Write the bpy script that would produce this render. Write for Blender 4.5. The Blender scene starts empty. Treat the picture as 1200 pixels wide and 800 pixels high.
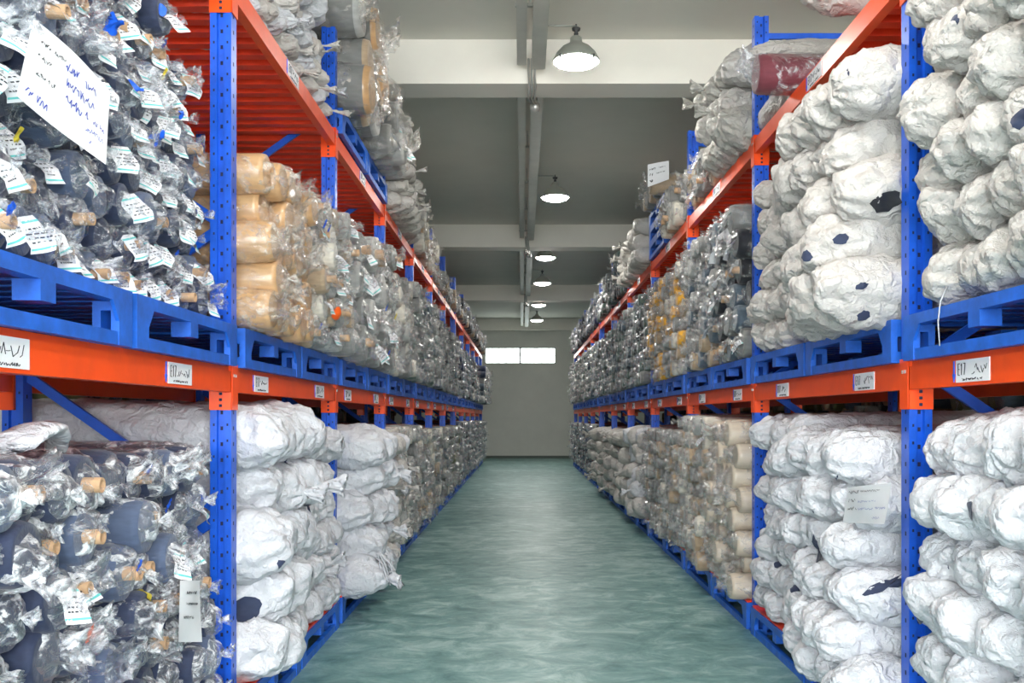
import bpy, math, random
import numpy as np
from mathutils import Vector, Matrix, noise

PI = math.pi
C = bpy.context.scene.collection
sc = bpy.context.scene

# ------------------------------------------------------------------ camera
F = 1155.0                      # focal length in pixels of the 1200 px wide frame
CAMZ = 1.53
cam_d = bpy.data.cameras.new('camera')
cam = bpy.data.objects.new('camera', cam_d); C.objects.link(cam)
cam.location = (0, 0, CAMZ); cam.rotation_euler = (PI / 2, 0, 0)
cam_d.sensor_width = 36.0; cam_d.lens = F * 36.0 / 1200.0
cam_d.shift_x = -12.0 / 1200.0; cam_d.shift_y = 89.0 / 1200.0
cam_d.clip_start = 0.05; cam_d.clip_end = 200
sc.camera = cam

# ------------------------------------------------------------------ light
sc.view_settings.view_transform = 'Standard'
sc.view_settings.look = 'None'
sc.view_settings.exposure = 0.0
sc.view_settings.gamma = 1.0
sc.view_settings.use_curve_mapping = False
SKY = 15.0                       # brightness of the overcast daylight outside
LAMP = 150.0
sc.cycles.max_bounces = 7
sc.cycles.diffuse_bounces = 4
sc.cycles.glossy_bounces = 3
sc.cycles.transparent_max_bounces = 10
w = bpy.data.worlds.new('daylight'); sc.world = w; w.use_nodes = True
bg = w.node_tree.nodes['Background']
bg.inputs[0].default_value = (0.93, 0.97, 1.0, 1); bg.inputs[1].default_value = SKY
DOOR_Y, DOOR_X, DOOR_Z = -5.0, 4.3, 4.95      # loading door opening behind the camera
def portal(name, loc, rot, sx, sy):
    l = bpy.data.lights.new(name, 'AREA'); l.shape = 'RECTANGLE'; l.size = sx; l.size_y = sy
    l.cycles.is_portal = True
    o = bpy.data.objects.new(name, l); C.objects.link(o); o.location = loc; o.rotation_euler = rot
portal('door_portal', (0.1, DOOR_Y, DOOR_Z / 2), (PI / 2, 0, 0), DOOR_X * 2, DOOR_Z)
portal('window_portal', (-0.08, 36.95, 3.84), (-PI / 2, 0, 0), 2.7, 0.62)

# ------------------------------------------------------------------ materials
MATS = {}
def newmat(name):
    m = bpy.data.materials.new(name); m.use_nodes = True
    MATS[name] = m
    nt = m.node_tree
    return m, nt, nt.nodes['Principled BSDF']
def nd(nt, t, **kw):
    n = nt.nodes.new(t)
    for k, v in kw.items():
        if k in n.inputs: n.inputs[k].default_value = v
        else: setattr(n, k, v)
    return n
def mat_plain(name, col, rough=0.5, metal=0.0, spec=0.5, nscale=None, var=0.15, bump=0.0, bscale=40, coat=0.0, scale3=(1, 1, 1)):
    m, nt, p = newmat(name)
    p.inputs['Base Color'].default_value = (*col, 1)
    p.inputs['Roughness'].default_value = rough; p.inputs['Metallic'].default_value = metal
    p.inputs['Specular IOR Level'].default_value = spec; p.inputs['Coat Weight'].default_value = coat
    if nscale or bump:
        tc = nd(nt, 'ShaderNodeTexCoord'); mp = nd(nt, 'ShaderNodeMapping'); mp.inputs['Scale'].default_value = scale3
        nt.links.new(tc.outputs['Object'], mp.inputs[0])
    if nscale:
        n = nd(nt, 'ShaderNodeTexNoise', Scale=nscale, Detail=6.0, Roughness=0.65)
        nt.links.new(mp.outputs[0], n.inputs['Vector'])
        r = nd(nt, 'ShaderNodeMapRange'); r.inputs['From Min'].default_value = 0.3; r.inputs['From Max'].default_value = 0.7
        r.inputs['To Min'].default_value = 1 - var; r.inputs['To Max'].default_value = 1 + var * 0.6
        nt.links.new(n.outputs['Fac'], r.inputs[0])
        mx = nd(nt, 'ShaderNodeVectorMath', operation='SCALE'); mx.inputs[0].default_value = col
        nt.links.new(r.outputs[0], mx.inputs['Scale']); nt.links.new(mx.outputs[0], p.inputs['Base Color'])
    if bump:
        b = nd(nt, 'ShaderNodeTexNoise', Scale=float(bscale), Detail=3.0)
        nt.links.new(mp.outputs[0], b.inputs['Vector'])
        bp = nd(nt, 'ShaderNodeBump', Strength=bump, Distance=0.01)
        nt.links.new(b.outputs['Fac'], bp.inputs['Height']); nt.links.new(bp.outputs[0], p.inputs['Normal'])
    return m

BLUE = mat_plain('blue_paint', (0.008, 0.105, 0.66), 0.35, nscale=6, var=0.25)
BLUE2 = mat_plain('blue_pallet_paint', (0.012, 0.13, 0.62), 0.42, nscale=9, var=0.35)
ORANGE = mat_plain('orange_paint', (1.0, 0.085, 0.004), 0.33, nscale=5, var=0.12)
RED = mat_plain('red_deck_paint', (0.95, 0.05, 0.006), 0.38, nscale=4, var=0.2)
HOLE = mat_plain('punched_hole', (0.01, 0.015, 0.06), 0.8)
STEEL = mat_plain('galvanised_steel', (0.5, 0.5, 0.47), 0.4, metal=0.6)
TRAY = mat_plain('grey_trunking', (0.62, 0.61, 0.55), 0.5, nscale=3, var=0.1)
DARKM = mat_plain('dark_metal_and_bore_shade', (0.05, 0.05, 0.05), 0.5)
LAMPM = mat_plain('lamp_shade_metal', (0.45, 0.47, 0.42), 0.3, metal=0.5)
CARD = mat_plain('cardboard', (0.60, 0.38, 0.22), 0.7, nscale=20, var=0.15)
PAPER = mat_plain('paper', (0.86, 0.86, 0.88), 0.6, nscale=8, var=0.04)
INKB = mat_plain('blue_ink', (0.03, 0.06, 0.42), 0.6)
INKK = mat_plain('black_ink', (0.03, 0.03, 0.04), 0.6)
TEAL = mat_plain('teal_print', (0.15, 0.62, 0.60), 0.6)
TAPEB = mat_plain('blue_tape', (0.01, 0.12, 0.75), 0.4)
TAPEO = mat_plain('orange_tag', (0.95, 0.13, 0.01), 0.5)
TAPEY = mat_plain('yellow_tag', (0.75, 0.6, 0.05), 0.5)
WALLM = mat_plain('painted_wall', (0.72, 0.71, 0.65), 0.85, nscale=0.8, var=0.08)
CEILM = mat_plain('ceiling_plaster', (0.76, 0.735, 0.665), 0.9, nscale=0.5, var=0.07)
BEAMM = mat_plain('beam_plaster', (0.88, 0.84, 0.76), 0.85, nscale=0.7, var=0.06)
FRAMEM = mat_plain('window_frame_metal', (0.55, 0.58, 0.55), 0.5)

def mat_floor():
    m, nt, p = newmat('epoxy_floor')
    tc = nd(nt, 'ShaderNodeTexCoord')
    mp = nd(nt, 'ShaderNodeMapping'); mp.inputs['Scale'].default_value = (1.5, 1.7, 1)
    nt.links.new(tc.outputs['Object'], mp.inputs[0])
    n = nd(nt, 'ShaderNodeTexNoise', Scale=2.2, Detail=9.0, Roughness=0.72, Distortion=0.6)
    nt.links.new(mp.outputs[0], n.inputs['Vector'])
    n2 = nd(nt, 'ShaderNodeTexNoise', Scale=0.55, Detail=3.0)
    nt.links.new(tc.outputs['Object'], n2.inputs['Vector'])
    ad = nd(nt, 'ShaderNodeMath', operation='MULTIPLY_ADD'); ad.inputs[1].default_value = 0.7
    nt.links.new(n.outputs['Fac'], ad.inputs[0])
    s = nd(nt, 'ShaderNodeMath', operation='MULTIPLY'); s.inputs[1].default_value = 0.3
    nt.links.new(n2.outputs['Fac'], s.inputs[0]); nt.links.new(s.outputs[0], ad.inputs[2])
    cr = nd(nt, 'ShaderNodeValToRGB')
    e = cr.color_ramp.elements
    e[0].position = 0.36; e[0].color = (0.06, 0.17, 0.168, 1)
    e[1].position = 0.66; e[1].color = (0.46, 0.62, 0.59, 1)
    k = cr.color_ramp.elements.new(0.5); k.color = (0.175, 0.33, 0.315, 1)
    nt.links.new(ad.outputs[0], cr.inputs[0]); nt.links.new(cr.outputs[0], p.inputs['Base Color'])
    mp2 = nd(nt, 'ShaderNodeMapping'); mp2.inputs['Scale'].default_value = (1.0, 2.2, 1)
    nt.links.new(tc.outputs['Object'], mp2.inputs[0])
    n3 = nd(nt, 'ShaderNodeTexNoise', Scale=4.0, Detail=5.0, Roughness=0.6)
    nt.links.new(mp2.outputs[0], n3.inputs['Vector'])
    r = nd(nt, 'ShaderNodeMapRange'); r.inputs['To Min'].default_value = 0.26; r.inputs['To Max'].default_value = 0.62
    nt.links.new(n3.outputs['Fac'], r.inputs[0]); nt.links.new(r.outputs[0], p.inputs['Roughness'])
    p.inputs['Specular IOR Level'].default_value = 0.4
    b = nd(nt, 'ShaderNodeBump', Strength=0.35, Distance=0.01)
    nt.links.new(n3.outputs['Fac'], b.inputs['Height']); nt.links.new(b.outputs[0], p.inputs['Normal'])
    return m
FLOORM = mat_floor()

def crumple(nt, p, scale, strength, dist=0.02):
    """creased sheet bump: warped voronoi facets plus fine noise"""
    tc = nd(nt, 'ShaderNodeTexCoord'); oi = nd(nt, 'ShaderNodeObjectInfo')
    off = nd(nt, 'ShaderNodeVectorMath', operation='MULTIPLY_ADD')
    cb = nd(nt, 'ShaderNodeCombineXYZ')
    nt.links.new(oi.outputs['Random'], cb.inputs[0]); nt.links.new(oi.outputs['Random'], cb.inputs[1])
    off.inputs[1].default_value = (7, 5, 3)
    nt.links.new(cb.outputs[0], off.inputs[0]); nt.links.new(tc.outputs['Object'], off.inputs[2])
    n = nd(nt, 'ShaderNodeTexNoise', Scale=scale, Detail=4.0, Roughness=0.6)
    nt.links.new(off.outputs[0], n.inputs['Vector'])
    wv = nd(nt, 'ShaderNodeMix', data_type='VECTOR'); wv.inputs['Factor'].default_value = 0.12
    nt.links.new(off.outputs[0], wv.inputs[4]); nt.links.new(n.outputs['Color'], wv.inputs[5])
    v = nd(nt, 'ShaderNodeTexVoronoi', feature='DISTANCE_TO_EDGE', Scale=scale * 1.6)
    nt.links.new(wv.outputs[1], v.inputs['Vector'])
    ad = nd(nt, 'ShaderNodeMath', operation='ADD')
    nt.links.new(v.outputs['Distance'], ad.inputs[0]); nt.links.new(n.outputs['Fac'], ad.inputs[1])
    bp = nd(nt, 'ShaderNodeBump', Strength=strength, Distance=dist)
    nt.links.new(ad.outputs[0], bp.inputs['Height']); nt.links.new(bp.outputs[0], p.inputs['Normal'])
    return off, n, v, oi, bp

def mat_sack(name, col, rough=0.42, var=0.10):
    m, nt, p = newmat(name)
    off, n, v, oi, bp = crumple(nt, p, 11.0, 0.9, 0.02)
    r = nd(nt, 'ShaderNodeMapRange'); r.inputs['To Min'].default_value = 1 - var; r.inputs['To Max'].default_value = 1.04
    nt.links.new(oi.outputs['Random'], r.inputs[0])
    mx = nd(nt, 'ShaderNodeVectorMath', operation='SCALE'); mx.inputs[0].default_value = col
    nt.links.new(r.outputs[0], mx.inputs['Scale']); nt.links.new(mx.outputs[0], p.inputs['Base Color'])
    p.inputs['Roughness'].default_value = rough; p.inputs['Coat Weight'].default_value = 0.15
    p.inputs['Coat Roughness'].default_value = 0.25
    return m

def mat_film(name, col=(0.90, 0.92, 0.95), lo=0.0, hi=0.60, scale=6.5, rough=0.22):
    m, nt, p = newmat(name)
    off, n, v, oi, bp = crumple(nt, p, scale, 0.9, 0.02)
    p.inputs['Base Color'].default_value = (*col, 1)
    p.inputs['Roughness'].default_value = 0.16; p.inputs['Specular IOR Level'].default_value = 0.7
    n2 = nd(nt, 'ShaderNodeTexNoise', Scale=scale * 1.1, Detail=5.0, Roughness=0.7, Distortion=1.2)
    nt.links.new(off.outputs[0], n2.inputs['Vector'])
    r = nd(nt, 'ShaderNodeMapRange'); r.inputs['From Min'].default_value = 0.49; r.inputs['From Max'].default_value = 0.66
    r.inputs['To Min'].default_value = lo; r.inputs['To Max'].default_value = hi
    nt.links.new(n2.outputs['Fac'], r.inputs[0])
    out = nt.nodes['Material Output']
    df = nd(nt, 'ShaderNodeBsdfDiffuse'); df.inputs[0].default_value = (*col, 1)
    gl = nd(nt, 'ShaderNodeBsdfGlossy'); gl.inputs[0].default_value = (1, 1, 1, 1); gl.inputs['Roughness'].default_value = rough
    tp = nd(nt, 'ShaderNodeBsdfTransparent'); tp.inputs[0].default_value = (.97, .97, .98, 1)
    nt.links.new(bp.outputs[0], df.inputs['Normal']); nt.links.new(bp.outputs[0], gl.inputs['Normal'])
    m1 = nd(nt, 'ShaderNodeMixShader'); nt.links.new(r.outputs[0], m1.inputs[0])
    nt.links.new(tp.outputs[0], m1.inputs[1]); nt.links.new(df.outputs[0], m1.inputs[2])
    lw = nd(nt, 'ShaderNodeLayerWeight', Blend=0.25); nt.links.new(bp.outputs[0], lw.inputs['Normal'])
    ml = nd(nt, 'ShaderNodeMath', operation='MULTIPLY_ADD'); ml.inputs[1].default_value = 0.20; ml.inputs[2].default_value = 0.025
    nt.links.new(lw.outputs['Fresnel'], ml.inputs[0])
    m2 = nd(nt, 'ShaderNodeMixShader'); nt.links.new(ml.outputs[0], m2.inputs[0])
    nt.links.new(m1.outputs[0], m2.inputs[1]); nt.links.new(gl.outputs[0], m2.inputs[2])
    nt.links.new(m2.outputs[0], out.inputs[0])
    return m

def mat_fabric(name, col, rings=True, rough=0.75, sheen=0.2):
    m, nt, p = newmat(name)
    tc = nd(nt, 'ShaderNodeTexCoord')
    mp = nd(nt, 'ShaderNodeMapping'); mp.inputs['Scale'].default_value = (0.3, 1, 1)
    nt.links.new(tc.outputs['Object'], mp.inputs[0])
    n = nd(nt, 'ShaderNodeTexNoise', Scale=30.0, Detail=3.0)
    nt.links.new(mp.outputs[0], n.inputs['Vector'])
    r = nd(nt, 'ShaderNodeMapRange'); r.inputs['To Min'].default_value = 0.6; r.inputs['To Max'].default_value = 1.35
    nt.links.new(n.outputs['Fac'], r.inputs[0])
    mx = nd(nt, 'ShaderNodeVectorMath', operation='SCALE'); mx.inputs[0].default_value = col
    nt.links.new(r.outputs[0], mx.inputs['Scale']); nt.links.new(mx.outputs[0], p.inputs['Base Color'])
    p.inputs['Roughness'].default_value = rough; p.inputs['Sheen Weight'].default_value = sheen
    bp = nd(nt, 'ShaderNodeBump', Strength=0.4, Distance=0.01)
    nt.links.new(n.outputs['Fac'], bp.inputs['Height']); nt.links.new(bp.outputs[0], p.inputs['Normal'])
    return m

SACKW = mat_sack('white_sack', (0.63, 0.635, 0.665))
SACKC = mat_sack('cream_sack', (0.54, 0.51, 0.48))
SACKG = mat_sack('grey_sack', (0.48, 0.46, 0.42))
FILM = mat_film('clear_film')
FILMM = mat_film('loose_film', col=(0.93, 0.95, 0.97), lo=0.03, hi=0.92, scale=7.0, rough=.3)
FILMH = mat_film('cloudy_film', col=(0.74, 0.73, 0.68), lo=0.0, hi=0.42, rough=.27)
FILMD = mat_film('thin_film', col=(0.70, 0.73, 0.72), lo=0.0, hi=0.26, rough=.27)
FILMW = mat_film('warm_film', col=(0.86, 0.80, 0.70), lo=0.02, hi=0.42)
KRAFT = mat_plain('kraft_paper', (0.58, 0.35, 0.17), 0.38, nscale=5, var=0.2, bump=0.25, bscale=12, coat=0.5, scale3=(1, 3, 3))
BEIGE = mat_plain('beige_cloth', (0.60, 0.51, 0.40), 0.45, nscale=5, var=0.12, bump=0.2, bscale=10, coat=0.4, scale3=(1, 3, 3))
NAVY = mat_fabric('navy_cloth', (0.022, 0.033, 0.078))
NAVY2 = mat_fabric('blue_grey_cloth', (0.08, 0.11, 0.19))
BLACK = mat_fabric('black_cloth', (0.012, 0.013, 0.018))
GREY = mat_fabric('grey_cloth', (0.20, 0.20, 0.19))
LGREY = mat_fabric('light_grey_cloth', (0.38, 0.38, 0.36))
OCHRE = mat_fabric('ochre_cloth', (0.80, 0.40, 0.03))
TAN = mat_fabric('tan_cloth', (0.42, 0.31, 0.20))
CREAM = mat_fabric('cream_cloth', (0.66, 0.62, 0.53))
GREEN = mat_fabric('grey_green_cloth', (0.10, 0.15, 0.13))
SLATE = mat_fabric('slate_cloth', (0.07, 0.10, 0.13))
MAROON = mat_fabric('maroon_cloth', (0.16, 0.03, 0.045))
OLIVE = mat_fabric('olive_cloth', (0.16, 0.16, 0.06))

def mat_emit(name, col, s):
    m, nt, p = newmat(name)
    p.inputs['Emission Color'].default_value = (*col, 1); p.inputs['Emission Strength'].default_value = s
    p.inputs['Base Color'].default_value = (0.8, 0.8, 0.8, 1)
    return m
LENS = mat_emit('lamp_lens', (1.0, 0.98, 0.92), LAMP)
def mat_glass():
    m, nt, p = newmat('frosted_glass')
    out = nt.nodes['Material Output']
    t = nd(nt, 'ShaderNodeBsdfTransparent'); t.inputs[0].default_value = (0.9, 0.93, 0.9, 1)
    g = nd(nt, 'ShaderNodeBsdfGlossy', Roughness=0.1)
    mix = nd(nt, 'ShaderNodeMixShader'); mix.inputs[0].default_value = 0.08
    nt.links.new(t.outputs[0], mix.inputs[1]); nt.links.new(g.outputs[0], mix.inputs[2]); nt.links.new(mix.outputs[0], out.inputs[0])
    return m
GLASS = mat_glass()

# ------------------------------------------------------------------ mesh helpers
class MB:
    """collects boxes, prisms and tubes; build() links them as one mesh object"""
    def __init__(s): s.v = []; s.f = []; s.mi = []; s.m = 0; s.smooth = []
    def add(s, vs, fs, smooth=False):
        o = len(s.v); s.v += [tuple(v) for v in vs]; s.f += [tuple(i + o for i in f) for f in fs]
        s.mi += [s.m] * len(fs); s.smooth += [smooth] * len(fs)
    def box(s, a, b, bev=0.0):
        (x0, y0, z0), (x1, y1, z1) = a, b
        x0, x1 = min(x0, x1), max(x0, x1); y0, y1 = min(y0, y1), max(y0, y1); z0, z1 = min(z0, z1), max(z0, z1)
        v = [(x, y, z) for x in (x0, x1) for y in (y0, y1) for z in (z0, z1)]
        s.add(v, [(0, 1, 3, 2), (4, 6, 7, 5), (0, 4, 5, 1), (2, 3, 7, 6), (0, 2, 6, 4), (1, 5, 7, 3)])
    def prism(s, pts, z0, z1):
        n = len(pts)
        v = [(x, y, z0) for x, y in pts] + [(x, y, z1) for x, y in pts]
        s.add(v, [tuple(range(n - 1, -1, -1)), tuple(range(n, 2 * n))] + [(i, (i + 1) % n, n + (i + 1) % n, n + i) for i in range(n)])
    def prism_axis(s, pts, a0, a1, axis):
        """pts in the two other axes (in xyz order), extruded along axis from a0 to a1"""
        n = len(pts)
        def mk(p, a):
            q = list(p); q.insert(axis, a); return tuple(q)
        v = [mk(p, a0) for p in pts] + [mk(p, a1) for p in pts]
        s.add(v, [tuple(range(n - 1, -1, -1)), tuple(range(n, 2 * n))] + [(i, (i + 1) % n, n + (i + 1) % n, n + i) for i in range(n)])
    def bar(s, a, b, w, h):
        a, b = Vector(a), Vector(b); d = (b - a).normalized()
        u = d.cross(Vector((0, 1, 0)))
        if u.length < 0.1: u = d.cross(Vector((0, 0, 1)))
        u.normalize(); q = d.cross(u)
        v = []
        for p in (a, b):
            for i, j in ((-1, -1), (1, -1), (1, 1), (-1, 1)): v.append(p + u * (i * w / 2) + q * (j * h / 2))
        s.add(v, [(3, 2, 1, 0), (4, 5, 6, 7)] + [(i, (i + 1) % 4, 4 + (i + 1) % 4, 4 + i) for i in range(4)])
    def tube(s, pts, r, n=8, cap=True):
        pts = [Vector(p) for p in pts]; v = []; f = []
        rr = r if isinstance(r, (list, tuple)) else [r] * len(pts)
        for i, p in enumerate(pts):
            d = (pts[min(i + 1, len(pts) - 1)] - pts[max(i - 1, 0)]).normalized()
            u = d.cross(Vector((0.13, 0.2, 1))).normalized(); q = d.cross(u)
            for k in range(n):
                a = 2 * PI * k / n; v.append(p + (u * math.cos(a) + q * math.sin(a)) * rr[i])
        for i in range(len(pts) - 1):
            for k in range(n): f.append((i * n + k, i * n + (k + 1) % n, (i + 1) * n + (k + 1) % n, (i + 1) * n + k))
        if cap: f += [tuple(range(n - 1, -1, -1)), tuple(range((len(pts) - 1) * n, len(pts) * n))]
        s.add(v, f, True)
    def lathe(s, prof, n=24, c=(0, 0, 0)):
        v = []; f = []
        for r, z in prof:
            for k in range(n):
                a = 2 * PI * k / n; v.append((c[0] + r * math.cos(a), c[1] + r * math.sin(a), c[2] + z))
        for i in range(len(prof) - 1):
            for k in range(n): f.append((i * n + k, i * n + (k + 1) % n, (i + 1) * n + (k + 1) % n, (i + 1) * n + k))
        s.add(v, f, True)
    def mesh(s, name, mats):
        me = bpy.data.meshes.new(name); me.from_pydata(s.v, [], s.f)
        for m in (mats if isinstance(mats, (list, tuple)) else [mats]): me.materials.append(m)
        me.polygons.foreach_set('material_index', s.mi); me.polygons.foreach_set('use_smooth', s.smooth)
        me.validate(); me.update(); return me
    def build(s, name, mats, parent=None, loc=None):
        return link(name, s.mesh(name, mats), parent, loc)

def link(name, me, parent=None, loc=None):
    o = bpy.data.objects.new(name, me); C.objects.link(o)
    if parent: o.parent = parent
    if loc: o.location = loc
    return o
def tag(o, label=None, cat=None, group=None, kind=None):
    if label: o['label'] = label
    if cat: o['category'] = cat
    if group: o['group'] = group
    if kind: o['kind'] = kind
    return o
def empty(name, loc=(0, 0, 0), rz=0.0):
    o = bpy.data.objects.new(name, None); C.objects.link(o); o.location = loc; o.rotation_euler = (0, 0, rz)
    o.empty_display_size = 0.1; return o
KIDS = {}
def kid(parent, o): KIDS.setdefault(parent.name, []).append(o); return o

# ------------------------------------------------------------------ room
RX0, RX1, RY0, RY1, CZ = -7.6, 7.9, -5.0, 36.9, 5.21
def struct(name, mb, m, kind='structure'):
    o = mb.build(name, m); o['kind'] = 'structure'; return o
b = MB(); b.box((RX0 - .2, RY0 - .2, -.2), (RX1 + .2, RY1 + .3, 0)); struct('floor', b, FLOORM)
b = MB(); b.box((-14, RY0 - 22, -.25), (14, RY0 - .2, -.02)); struct('ground_outside', b, mat_plain('pale_bounce_ground', (0.80, 0.78, 0.73), 0.9, nscale=1.0, var=.1))  # pale unseen ground, added to bounce daylight up to the ceiling
b = MB(); b.box((RX0 - .2, RY0 - .2, CZ), (RX1 + .2, RY1 + .3, CZ + .2)); struct('ceiling', b, CEILM)
b = MB(); b.box((RX0 - .2, RY0, 0), (RX0, RY1 + .2, CZ)); struct('wall_left', b, WALLM)
b = MB(); b.box((RX1, RY0, 0), (RX1 + .2, RY1 + .2, CZ)); struct('wall_right', b, WALLM)
WX0, WX1, WZ0, WZ1 = -1.40, 1.25, 3.545, 4.15
b = MB()
b.box((RX0, RY1, 0), (WX0, RY1 + .2, CZ)); b.box((WX1, RY1, 0), (RX1, RY1 + .2, CZ))
b.box((WX0, RY1, 0), (WX1, RY1 + .2, WZ0)); b.box((WX0, RY1, WZ1), (WX1, RY1 + .2, CZ))
struct('wall_back', b, WALLM)
b = MB()
b.box((RX0, RY0 - .2, 0), (0.1 - DOOR_X, RY0, CZ)); b.box((0.1 + DOOR_X, RY0 - .2, 0), (RX1, RY0, CZ))
b.box((0.1 - DOOR_X, RY0 - .2, DOOR_Z), (0.1 + DOOR_X, RY0, CZ))
struct('wall_front', b, WALLM)
win = empty('window_1', (0, 0, 0)); win['kind'] = 'structure'
b = MB(); t = .035
b.box((WX0, RY1 + .02, WZ0), (WX1, RY1 + .08, WZ0 + t)); b.box((WX0, RY1 + .02, WZ1 - t), (WX1, RY1 + .08, WZ1))
xm = (WX0 + WX1) / 2
for x in (WX0, xm - .03, WX1 - t): b.box((x, RY1 + .02, WZ0), (x + t + (.03 if x not in (WX0, WX1 - t) else 0), RY1 + .08, WZ1))
for k in range(1, 10):
    if k == 5: continue
    x = WX0 + (WX1 - WX0) * k / 10; b.box((x - .006, RY1 + .04, WZ0), (x + .006, RY1 + .06, WZ1))
b.box((WX0, RY1 + .04, WZ0 + .30), (WX1, RY1 + .06, WZ0 + .315))
b.build('window_frame', FRAMEM, win)
b = MB(); b.box((WX0, RY1 + .045, WZ0), (WX1, RY1 + .055, WZ1)); b.build('window_pane', GLASS, win)
BEAMS = [9.6, 18.8, 27.4, 36.55]
BZ = CAMZ + 3.25
for i, y in enumerate(BEAMS):
    b = MB(); b.box((RX0, y, BZ), (RX1, min(y + .42, RY1), CZ)); o = struct('beam_%d' % (i + 1), b, BEAMM)
b = MB(); b.box((RX0, RY1 - .02, 0), (RX1, RY1, .10)); struct('baseboard_back', b, mat_plain('skirting_paint', (0.12, 0.15, 0.13), 0.6))

# conduit trunking below the ceiling (thing, two trays in each span, cables under the beams)
tr = empty('cable_trunking', (0.06, 0, CZ)); tag(tr, 'grey double cable trunking running along the ceiling above the aisle', 'cable trunking')
spans = [(2.0, 9.45), (10.15, 18.55), (19.3, 27.1), (27.9, 36.4)]
for y0, y1 in spans:
    b = MB()
    b.box((-0.11, y0, -.30), (-0.02, y1, -.22)); b.box((-0.10, y0, -.305), (-0.03, y1, -.30))
    b.build('tray', TRAY, tr)
    b = MB()
    b.box((0.03, y0, -.34), (0.16, y1, -.22)); b.box((0.045, y0, -.345), (0.145, y1, -.34))
    b.build('tray', TRAY, tr)
    y = y0 + .6
    while y < y1:
        b = MB()
        b.box((-.12, y, -.215), (.17, y + .04, -.19)); b.box((-.005, y + .01, -.20), (.015, y + .03, 0)); y += 1.9
        b.build('hanger', STEEL, tr)
for y in BEAMS[:3]:
    b = MB()
    for dx in (0.0, 0.03, 0.06):
        b.tube([(dx, y - .25, -.28), (dx, y - .08, -.33 - dx), (dx + .01, y - .03, -.47), (dx, y + .2, -.49 - dx * .5), (dx + .03, y + .47, -.47), (dx + .02, y + .6, -.34), (dx, y + .75, -.28)], .011, 6)
    b.build('cable', STEEL, tr)
    b = MB(); b.lathe([(0.0, -.055), (.04, -.045), (.055, -.01), (.05, .03), (.02, .05), (0, .05)], 12, (.07, y + .5, -.50))
    b.build('junction_box', STEEL, tr)

# ------------------------------------------------------------------ ceiling lamps
def lamp(i, y, z, label):
    x = 0.47
    t = empty('pendant_lamp', (x, y, z)); tag(t, label, 'ceiling lamp', 'dome lamps over the aisle')
    R = .20
    b = MB(); b.lathe([(R, 0), (R + .006, .012), (R * .97, .03), (R * .86, .075), (R * .62, .125), (R * .36, .155), (.055, .17), (.05, .21), (.03, .225), (0, .228)], 32)
    b.lathe([(R, 0), (R * .93, .02), (R * .8, .07), (R * .55, .115), (0, .15)], 32)
    b.build('lamp_shade', LAMPM, t)
    b = MB(); b.lathe([(0, -.052), (R * .3, -.049), (R * .6, -.037), (R * .85, -.018), (R * .96, .004)], 32); b.build('lamp_lens', LENS, t)
    b = MB()
    for k in range(4):
        a = PI / 4 + k * PI / 2; b.box((R * math.cos(a) - .009, R * math.sin(a) - .009, -.014), (R * math.cos(a) + .009, R * math.sin(a) + .009, .02))
    b.build('rim_clip', DARKM, t)
    b = MB(); b.lathe([(0, .225), (.018, .23), (.02, .25), (.012, .26), (.035, .275), (.038, .295), (.0, .30)], 12)
    b.tube([(0, 0, .29), (0, 0, CZ - z if z > 4.9 else .33)], .008, 6); b.build('hook', DARKM, t)
    b = MB(); b.tube([(0, 0, .315), (-.30, 0, .315)], .008, 6); b.tube([(-.27, 0, .315), (-.27, 0, .37)], .006, 6)
    b.build('bracket_arm', STEEL, t)
for i, (y, z, lb) in enumerate([
    (8.6, CAMZ + 3.10, 'largest and nearest dome lamp, glowing in front of the cream ceiling beam'),
    (14.1, CAMZ + 3.14, 'dome lamp on a side arm, second along the aisle, against dark ceiling'),
    (19.9, CAMZ + 3.22, 'third dome lamp along the aisle, only its glowing disc below the beam'),
    (23.1, CAMZ + 3.14, 'fourth dome lamp along the aisle, before the third ceiling beam'),
    (28.3, CAMZ + 3.22, 'fifth dome lamp along the aisle, its disc just under the third beam'),
    (3.6, CAMZ + 3.14, 'added unseen dome lamp above the camera, brightening the near aisle'),  # extra lamp out of view, added to brighten the near floor
    (-1.2, CAMZ + 3.14, 'added unseen dome lamp just inside the loading door, brightening the near floor'),  # another extra lamp behind the camera, added for light up front
    (31.7, CAMZ + 3.12, 'farthest dome lamp, hanging nearest the back wall window')]):
    lamp(i, y, z, lb)

# ------------------------------------------------------------------ pallet racks
XL, XR = -1.37, 1.656
LB, RB = 2.573, 2.80
LY0, RY_0 = 4.64 - LB, 4.22 - RB          # first upright of each side
PW, PD = .10, .085
RD = 1.08
LV1 = 1.77                                 # top of the lower beams
LV2 = {-1: 3.64, 1: 3.53}
POST_H = CAMZ + 2.86
def post_mesh(detail, orient):
    """orient +1: groove face looks to -y, outer side to +x"""
    b = MB()
    w, d, g = PW, PD, .018
    pts = [(0, 0), (.032, 0), (.036, g), (w - .036, g), (w - .032, 0), (w, 0), (w, d), (w - .012, d), (w - .012, .03), (.012, .03), (.012, d), (0, d)]
    b.prism(pts, 0.008, POST_H)
    b.m = 1
    if detail:
        z = .12
        while z < POST_H - .05:
            b.box((w / 2 - .006, g - .0012, z), (w / 2 + .006, g + .001, z + .018))
            for xx in (.014, w - .022): b.box((xx, -.0008, z + .02), (xx + .008, .001, z + .032))
            for xx in (0, w): b.box((xx - .0008, .030, z), (xx + .0008, .042, z + .018))
            z += .075 if detail > 1 else .15
    b.m = 0
    b.box((-.02, -.02, 0), (w + .02, d + .02, .008))
    return b.mesh('post', [BLUE, HOLE])
POSTS = {k: post_mesh(k, 1) for k in (0, 1, 2)}

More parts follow.
